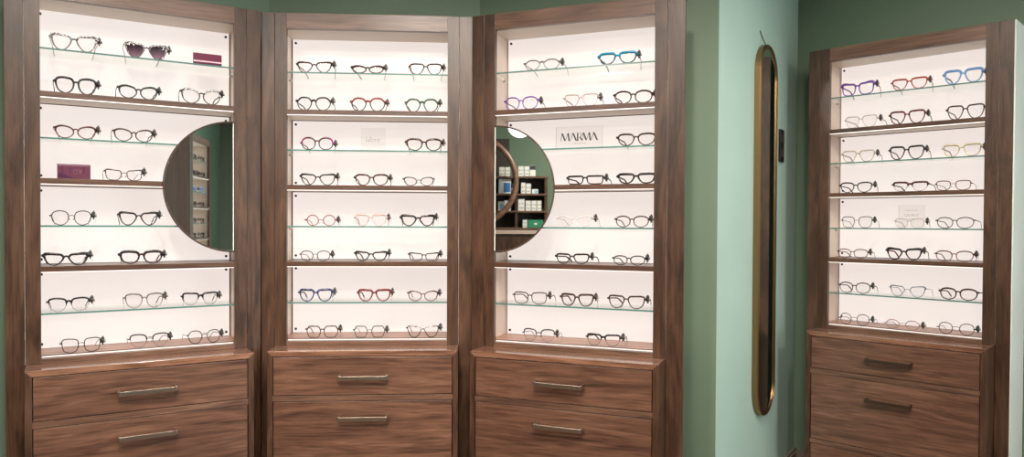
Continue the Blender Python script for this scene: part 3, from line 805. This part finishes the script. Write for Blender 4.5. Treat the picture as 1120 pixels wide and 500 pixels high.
# local u axis direction (cos a,-sin a), depth axis (sin a, cos a)
a5 = -ang
if math.sin(a5) * (mir[0] - mid[0]) + math.cos(a5) * (mir[1] - mid[1]) > 0: a5 += PI
E5 = (mid[0] - VF * math.sin(a5), mid[1] - VF * math.cos(a5), a5)
display_cabinet(E5, 'lit walnut display cabinet seen only in the left half-round mirror', .356, .356)
base_cabinet(E5, 'walnut drawer cabinet under the display cabinet that only the mirror shows')
for i, (r, u, st, col) in enumerate([(1, -.15, 'cat', 'black'), (1, .12, 'square', 'black'), (2, -.17, 'round', 'black'), (2, .02, 'panto', 'dark_brown'), (2, .18, 'square', 'black'),
                                     (3, -.12, 'square', 'light_blue'), (3, .10, 'square', 'light_blue'), (4, -.15, 'round', 'dark_brown'), (4, .13, 'cat', 'black'),
                                     (5, -.14, 'cat', 'black'), (5, .12, 'panto', 'black'), (6, -.15, 'round', 'black'), (6, .13, 'square', 'black')]):
    side = 'near' if u > .1 else ('far' if u < -.1 else 'centre')
    make_glasses(.120, .043, st, col, 1.5, 1, '%s eyeglasses on the %s side of %s, mirrored cabinet' % (col.replace('_', ' ').replace('light blue', 'light blue square'), side, 'shelf row %s from top' % ['one', 'two', 'three', 'four', 'five', 'six'][r - 1]),
                 wpt(E5, u, .131, CT + ROWZ[r] + .0003), -E5[2], 'eyeglasses in the cabinet seen in the left mirror', False, 900 + i)
# plain walnut cupboard beside it (the broad dark panel in the mirror)
sgn = 1 if (wpt(E5, .3, 0)[0] - r0[0]) ** 2 + (wpt(E5, .3, 0)[1] - r0[1]) ** 2 < (wpt(E5, -.3, 0)[0] - r0[0]) ** 2 + (wpt(E5, -.3, 0)[1] - r0[1]) ** 2 else -1
t = thing('tall_cupboard', 'tall plain walnut cupboard beside the lit cabinet in the left mirror', 'cupboard', wpt(E5, sgn * .70, VF, 0), -E5[2])
MB().box(-.335, .335, .02, .18, 0, CT + 1.1275).build('carcass', WDULL, t)
for s in (-1, 1):
    d_ = MB().box(min(s * .002, s * .333), max(s * .002, s * .333), 0, .018, .06, CT + 1.1255).build('door', WDULL, t, bevel=.001)
    MB().box(s * .02 - .004, s * .02 + .004, -.012, 0, .75, .90).build('handle', HANDLE, d_)
lE = cl(E5)
wa = wpt(E5, sgn * 1.06, VW)[:2]; wb = wpt(E5, -sgn * 1.6, VW)[:2]
# order so that the slab grows away from the cabinet front
if sgn > 0: wall('wall_partition', wb, wa, GREEN)
else: wall('wall_partition', wa, wb, GREEN)
t = thing('switch_plate', 'black switch plate on the green wall in the left mirror', 'switch plate', wpt(E5, -sgn * .78, VW - .001, CT + .50), -E5[2])
MB().box(-.03, .03, -.010, 0, -.09, .09).build('plate', BLACKM, t, bevel=.001)
MB().box(-.012, .012, -.013, -.010, -.03, .03).build('rocker', TAGM, t)

# shelving that the second half-round mirror shows (behind left of the photographer)
VY = 6.55
s0 = refl(CAB['C'], (.05, VY)); s1 = refl(CAB['C'], (1.05, VY))
q0 = refl(CAB['C'], (-1.6, VY + .30)); q1 = refl(CAB['C'], (1.9, VY + .30))
def virt(x, y): return refl(CAB['C'], (x, y))
ax = math.atan2(s1[1] - s0[1], s1[0] - s0[0])       # direction of virtual +x in the real room
# unit frame: origin virtual (0,VY); local x is virtual -x so that local y (depth) points away from mirror
O = virt(0, VY); aS = -(ax + PI)
if math.sin(aS) * (O[0] - .1) + math.cos(aS) * (O[1] - 2.4) < 0: pass
SU = (O[0], O[1], aS)
def px2(x, y):   # picture position inside the mirror -> local u (mirrored) and height
    k = VY / CAM_F
    return -(x - 560) * k, EYE + (244.3 - y) * k
ushelf = px2(600, 0)[0]; uleft = px2(530, 0)[0]
t = thing('shelving_unit', 'open walnut shelving of white boxes reflected in the third cabinet mirror', 'shelving', wpt(SU, 0, 0, 0), -aS)
shz = [px2(0, y)[1] for y in (192.8, 211.8, 230.5, 249.0)]
ztop = px2(0, 185)[1]
for zz in shz: MB().box(ushelf, uleft + .35, 0, .22, zz - .016, zz).build('shelf', WX, t, bevel=.001)
for uu in (px2(597.3, 0)[0], px2(565.2, 0)[0], uleft + .33): MB().box(uu - .012, uu + .012, .01, .22, shz[-1], shz[0] - .016).build('upright', WZ, t)
DBK = plain('dark_backing', (.035, .024, .018), .6)
MB().box(px2(557, 0)[0], uleft + .35, .222, .235, shz[-1], shz[0] + .35).build('back_board', DBK, t)
MB().box(px2(596, 0)[0], px2(557, 0)[0] - .001, .222, .235, shz[-1], shz[0]).build('back_board', DBK, t)
cb = thing('counter_cabinet', 'walnut counter with pale worktop reflected in the third cabinet mirror', 'counter', wpt(SU, 0, 0, 0), -aS)
zc = px2(0, 251.5)[1]
MB().box(ushelf - .25, uleft + .4, -.05, .26, zc - .035, zc - .002).build('worktop', plain('pale_counter', (.55, .42, .36), .3), cb, bevel=.001)
for i in range(3):
    w_ = (uleft + .4 - ushelf + .25) / 3; x0 = ushelf - .25 + i * w_
    MB().box(x0 + .003, x0 + w_ - .003, -.035, -.015, .08, zc - .045).build('door', WZ, cb, bevel=.001)
MB().box(ushelf - .24, uleft + .39, -.015, .25, 0, zc - .035).build('carcass', WZ, cb)
# boxes on the shelves
WB = plain('white_carton', (.74, .73, .70), .5)
LB = [plain('print_blue', (.05, .16, .42), .5), plain('print_grey', (.25, .27, .27), .5), plain('print_green', (.03, .22, .12), .5), plain('print_light_blue', (.25, .45, .65), .5), plain('print_dark', (.03, .03, .05), .5)]
boxes = [  # x0,x1,shelf index,height px,label colour
 (546, 552, 0, 10, 1), (552.5, 558, 0, 10, 1), (567, 573, 0, 11, 1), (573.5, 579, 0, 11, 1), (579.5, 586, 0, 12, 4),
 (545.5, 559, 1, 16, 0), (559.8, 563, 1, 10, 4), (570, 575, 1, 12, 1), (575.5, 581, 1, 11, 1), (582, 589, 1, 5, 3),
 (545, 551, 2, 10, 3), (551.5, 559, 2, 11, 3), (567, 574, 2, 13, 1), (575, 581, 2, 11, 1), (581.5, 587, 2, 11, 1), (587.5, 592.5, 2, 11, 1),
 (572, 577, 3, 8.5, 1), (577.5, 595, 3, 8.5, 2)]
NM = ['top', 'second', 'third', 'lowest']
cntr = {}
for (x0, x1, s_, hp, lc) in boxes:
    u0, u1 = px2(x1, 0)[0], px2(x0, 0)[0]; k = VY / CAM_F
    h = hp * k; wd = u1 - u0
    cntr[s_] = cntr.get(s_, 0) + 1
    cn = ['blue', 'grey', 'green', 'light blue', 'dark'][lc]
    t = thing('carton', 'white carton with %s print, number %s from the left on the %s mirrored shelf' % (cn, ['one', 'two', 'three', 'four', 'five', 'six'][cntr[s_] - 1], NM[s_]), 'box',
              wpt(SU, (u0 + u1) / 2, .03, shz[s_] + .0002), -aS, 'cartons on the shelving seen in the mirror')
    MB().box(-wd / 2 + .001, wd / 2 - .001, 0, .09, 0, h).build('carton_body', WB if lc != 2 else LB[2], t, bevel=.001)
    pb = MB()
    if lc == 1:
        for sx in (-.22, .22): pb.box(sx * wd - .005, sx * wd + .005, -.0008, -.0001, h * .55, h * .55 + .010)
        pb.box(-wd * .3, wd * .3, -.0008, -.0001, h * .2, h * .28)
    elif lc == 4: pb.box(-wd * .49, wd * .49, -.0008, -.0001, h * .6, h * .98)
    elif lc == 2: pb.box(-wd * .1, wd * .1, -.0008, -.0001, h * .4, h * .6)
    else: pb.box(-wd * .45, wd * .1, -.0008, -.0001, h * .1, h * .75)
    pb.build('print', LB[lc] if lc != 2 else WB, t)
# ring frame in front of the shelving
uc, zc_ = px2(517.5, 199); Rr = 47 * VY / CAM_F
t = MB().tube([(Rr * math.cos(k * PI / 36), 0, Rr * math.sin(k * PI / 36)) for k in range(72)], [.025] * 72, True, 8, (0, 1, 0), 0, .018).build('round_frame', walnut('walnut_ring', 'X', 1.3), None, smooth=True)
t.location = tuple(v * S for v in wpt(SU, uc, -.10, zc_)); t.rotation_euler = (0, 0, -aS)
tag(t, 'large round walnut hoop frame in front of mirrored shelving', 'round frame')
# wall behind the shelving
wA, wB = virt(-2.6, VY + .27), virt(2.4, VY + .27)
wall('wall_shelving', wB, wA, GREEN) if True else None
# globe pendant seen at the top of that mirror
gp = virt((569 - 560) / CAM_F * 5.2, 5.2); gz = EYE + (244.3 - 139) / CAM_F * 5.2
t = thing('pendant_lamp', 'round glowing pendant lamp reflected at the top of the third cabinet mirror', 'lamp', (gp[0], gp[1], CEILZ), 0)
sph = MB(); nn = 16
for i in range(nn + 1):
    pass
sp_pts = [(.0, .0, gz - CEILZ + .075 * math.cos(PI * i / nn)) for i in range(nn + 1)]
rr = [max(.0005, .085 * math.sin(PI * i / nn)) for i in range(nn + 1)]
sph.tube(sp_pts, rr, False, 24, (0, 1, 0)); sph.build('globe', glow('lamp_globe', (1, .95, .86), 3.0), t, smooth=True)
MB().cyl((0, 0, gz - CEILZ + .075), (0, 0, -.001), .003, 8).build('cord', BLACKM, t)
MB().cyl((0, 0, -.012), (0, 0, -.0005), .035, 20).build('ceiling_rose', BLACKM, t)

# outer room shell
XL, XR, YB = -3.9, 3.4, -3.4
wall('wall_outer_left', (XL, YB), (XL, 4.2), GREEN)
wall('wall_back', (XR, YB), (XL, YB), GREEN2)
wall('wall_window_low', (XR, 2.6), (XR, YB), GREEN2, 0, .55)
wall('wall_window_high', (XR, 2.6), (XR, YB), GREEN2, 2.15, CEILZ)
wall('wall_window_near', (XR, 4.2), (XR, 1.95), GREEN2, 0)
wall('wall_window_far', (XR, -.6), (XR, YB), GREEN2, .55, 2.15)
fl = MB().box(XL - .1, XR + .1, YB - .1, 4.4, -.05, 0).build('floor', FLOORM, kind='structure')
ce = MB().box(XL - .1, XR + .1, YB - .1, 4.4, CEILZ, CEILZ + .05).build('ceiling', CEIL, kind='structure')
wf = MB()
for y in (-.6, .235, 1.07, 1.905): wf.box(XR - .01, XR + .03, y, y + .045, .55, 2.15)
wf.box(XR - .01, XR + .03, -.6, 1.95, .55, .60); wf.box(XR - .01, XR + .03, -.6, 1.95, 2.10, 2.15)
w1 = wf.build('added_window_1', plain('window_frame_black', (.03, .03, .03), .4), kind='structure')  # unseen window, added to go with the cool side light
MB().box(XR + .008, XR + .012, -.6, 1.95, .6, 2.1).build('pane', thin_glass('window_glass', (.95, .97, .96), .5), w1)

# skirting near the inner corner
def off(l, d):  # shift the line toward the room
    return l
dM = Vector((P2[0] - P1[0], P2[1] - P1[1])).normalized(); nM = Vector((dM.y, -dM.x))
dD = Vector(lD[1]); nD = Vector((-math.sin(CAB['D'][2]), -math.cos(CAB['D'][2])))
def skirt(name, p, q, n):
    a, b = Vector(p), Vector(q); m = MB()
    for (t0, za, zb) in ((.016, 0, .150), (.010, .150, .162)):
        pts = [a + n * .0005, b + n * .0005, b + n * t0, a + n * t0]
        vs = [(v.x, v.y, za) for v in pts] + [(v.x, v.y, zb) for v in pts]
        m.add(vs, [(0, 1, 5, 4), (1, 2, 6, 5), (2, 3, 7, 6), (3, 0, 4, 7), (4, 5, 6, 7), (3, 2, 1, 0)])
    return m.build(name, BASEB, kind='structure')
skirt('baseboard_mirror', P1, P2, nM); skirt('baseboard_right', Vector(P2) + dD * .02, Vector(P2) + dD * .30, nD)

# ------------------------------------------------------------------ pill mirror on the brightly lit wall
angM = math.atan2(dM.y, dM.x)
def onM(s, d=0): return (P1[0] + dM.x * s + nM.x * d, P1[1] + dM.y * s + nM.y * d)
def s_at(px, d=0):
    p = Vector((P1[0] + nM.x * d, P1[1] + nM.y * d)); q = line_x(p, dM, (0, 0), ((px - 560) / CAM_F, 1)); return (Vector(q) - p).dot(dM)
FD = .024
sa, sb = s_at(823.5, 0), s_at(849.5, FD); sc = (sa + sb) / 2; hw = (sb - sa) / 2
cM = onM(sc); distM = cM[1]
zt = EYE + (244.3 - 49.5) / CAM_F * cM[1]; zb = EYE + (244.3 - 453) / CAM_F * cM[1]
t = thing('wall_mirror', 'tall pill-shaped brass-framed mirror on the brightly lit green wall', 'mirror', (*cM, (zt + zb) / 2), angM)
hh = (zt - zb) / 2
def pill(r, h, n=20):
    pts = []
    for i in range(n + 1): a = PI * i / n; pts.append((r * math.cos(a), h - hw + r * math.sin(a)))
    for i in range(n + 1): a = PI + PI * i / n; pts.append((r * math.cos(a), -(h - hw) + r * math.sin(a)))
    return pts
# local: x along the wall (away from camera), -y out of the wall
fm = MB(); o_ = pill(hw, hh); i_ = pill(hw - .0165, hh); m1_ = pill(hw - .003, hh); m2_ = pill(hw - .010, hh)
n = len(o_)
prof = [(o_, -.001), (o_, -FD + .004), (m1_, -FD), (m2_, -FD), (m2_, -FD + .002), (i_, -FD + .003), (i_, -.004)]
vs = []; fs = []
for pl_, y in prof: vs += [(x, y, z) for x, z in pl_]
for j in range(len(prof)):
    j2 = (j + 1) % len(prof)
    for k in range(n):
        k2 = (k + 1) % n; fs.append((j * n + k, j * n + k2, j2 * n + k2, j2 * n + k))
fm.add(vs, fs); f_ = fm.build('frame', BRASS, t, smooth=False, bevel=0)
MB().prism(pill(hw - .0150, hh), -FD + .0045, -FD + .0085).build('mirror_glass', MIRROR, t)
MB().tube([(-.012, -.012, hh - .004), (-.030, -.004, hh + .022), (-.055, -.001, hh + .045)], .0016, False, 6, (0, 1, 0)).build('hanging_wire', BLACKM, t)
# black plate beside it
s_p = (s_at(850.3) + s_at(854.5)) / 2; wp = abs(s_at(854.5) - s_at(850.3)) / 2
cP = onM(s_p); zz1 = EYE + (244.3 - 141) / CAM_F * cP[1]; zz0 = EYE + (244.3 - 176) / CAM_F * cP[1]
t = thing('switch_plate', 'narrow black switch plate on the wall just right of the pill mirror', 'switch plate', (*cP, (zz0 + zz1) / 2), angM)
MB().box(-wp, wp, -.009, -.0005, -(zz1 - zz0) / 2, (zz1 - zz0) / 2).build('plate', BLACKM, t, bevel=.0015)
for k in (-1, 1): MB().box(-wp * .6, wp * .6, -.012, -.009, k * .030 - .018, k * .030 + .018).build('rocker', plain('brown_plastic', (.05, .03, .025), .4), t)

# ------------------------------------------------------------------ lamps
def downlight(x, y, watts, size=.16, aim=None, lbl=''):
    t = thing('ceiling_downlight', lbl, 'ceiling light', (x, y, CEILZ), 0, 'recessed ceiling downlights')
    MB().tube([(.075 * math.cos(k * PI / 12), .075 * math.sin(k * PI / 12), -.004) for k in range(24)], [.010] * 24, True, 6, (0, 0, 1), 0, .004).build('trim_ring', STEEL, t, smooth=True)
    MB().cyl((0, 0, -.004), (0, 0, -.001), .066, 24).build('diffuser', glow('downlight_glow_%d' % int(abs(x * 37 + y * 11)), (1, .93, .84), 6.0), t)
    ld = bpy.data.lights.new('downlight_lamp', 'AREA'); ld.shape = 'DISK'; ld.size = size * S; ld.energy = watts; ld.color = (1.0, .90, .80); ld.spread = SPR
    lo = bpy.data.objects.new('downlight_lamp', ld); COL.objects.link(lo)
    lo.location = (x * S, y * S, (CEILZ - .03) * S)
    if aim:
        dvec = Vector((aim[0] - x, aim[1] - y, aim[2] - CEILZ)); lo.rotation_euler = dvec.to_track_quat('-Z', 'Y').to_euler()
    return t


SPR = 1.25
downlight(-.72, 1.16, 6.0, size=.12, aim=(-1.10, 2.1, 1.30), lbl='recessed spotlight nearest the left cabinet')
downlight(-.30, 1.25, 6.0, size=.12, aim=(-.45, 2.4, 1.30), lbl='recessed spotlight nearest the middle cabinet')
downlight(.10, 1.20, 6.0, size=.12, aim=(.25, 2.3, 1.30), lbl='recessed spotlight nearest the third cabinet')
downlight(.80, 1.65, 4.2, size=.12, aim=(1.5, 2.75, 1.30), lbl='recessed spotlight nearest the far right cabinet')
SPR = 1.55
downlight(-.95, .55, 9, size=.22, aim=(-.95, 1.9, .5), lbl='recessed downlight in front of the left cabinet, second row back')
downlight(-.33, .60, 9, size=.22, aim=(-.40, 2.1, .5), lbl='recessed downlight in front of the middle cabinet, second row back')
downlight(.25, .55, 9, size=.22, aim=(.25, 2.1, .5), lbl='recessed downlight in front of the third cabinet, second row back')
downlight(1.0, 1.0, 10, size=.22, aim=(1.4, 2.5, .8), lbl='recessed downlight in front of the far right cabinet, second row back')
SPR = PI  # unseen lights below are added to brighten the back room in the mirrors
downlight(-1.7, -.3, 60, size=.3, lbl='added fill downlight before the box shelving')
downlight(2.4, .9, 40, size=.3, lbl='added fill downlight before the mirrored cabinet')
downlight(-.3, -1.6, 40, size=.3, lbl='added fill downlight near the back wall')
ld = bpy.data.lights.new('added_daylight', 'AREA'); ld.shape = 'RECTANGLE'; ld.size = 1.5 * S; ld.size_y = 2.5 * S; ld.energy = 170; ld.color = (.84, .95, 1.0)  # added area light, gives the mirror wall its cool side light
lo = bpy.data.objects.new('added_daylight', ld); COL.objects.link(lo); lo.location = ((XR + .10) * S, .68 * S, 1.35 * S); lo.rotation_euler = (0, PI / 2, 0)

w = bpy.data.worlds.new('world'); bpy.context.scene.world = w; w.use_nodes = True
bg = w.node_tree.nodes['Background']; bg.inputs[0].default_value = (.62, .74, .85, 1); bg.inputs[1].default_value = .8

# ------------------------------------------------------------------ camera
cd = bpy.data.cameras.new('camera'); co = bpy.data.objects.new('camera', cd); COL.objects.link(co)
cd.sensor_fit = 'HORIZONTAL'; cd.sensor_width = 36; cd.lens = CAM_F / 1120 * 36
cd.shift_y = (CAM_CY - 250) / 1120
cd.clip_start = .02
co.location = (0, 0, EYE * S)
# pitch down, then roll about the view axis
Rm = Matrix.Rotation(-CAM_PITCH, 3, 'X') @ Matrix.Rotation(PI / 2, 3, 'X') @ Matrix.Rotation(-CAM_ROLL, 3, 'Z')
co.rotation_euler = Rm.to_euler()
sc = bpy.context.scene; sc.camera = co
sc.view_settings.view_transform = 'Standard'; sc.view_settings.look = 'None'; sc.view_settings.gamma = 1
sc.view_settings.exposure = 0.0; sc.view_settings.use_curve_mapping = False
sc.cycles.transparent_max_bounces = 16; sc.cycles.max_bounces = 8
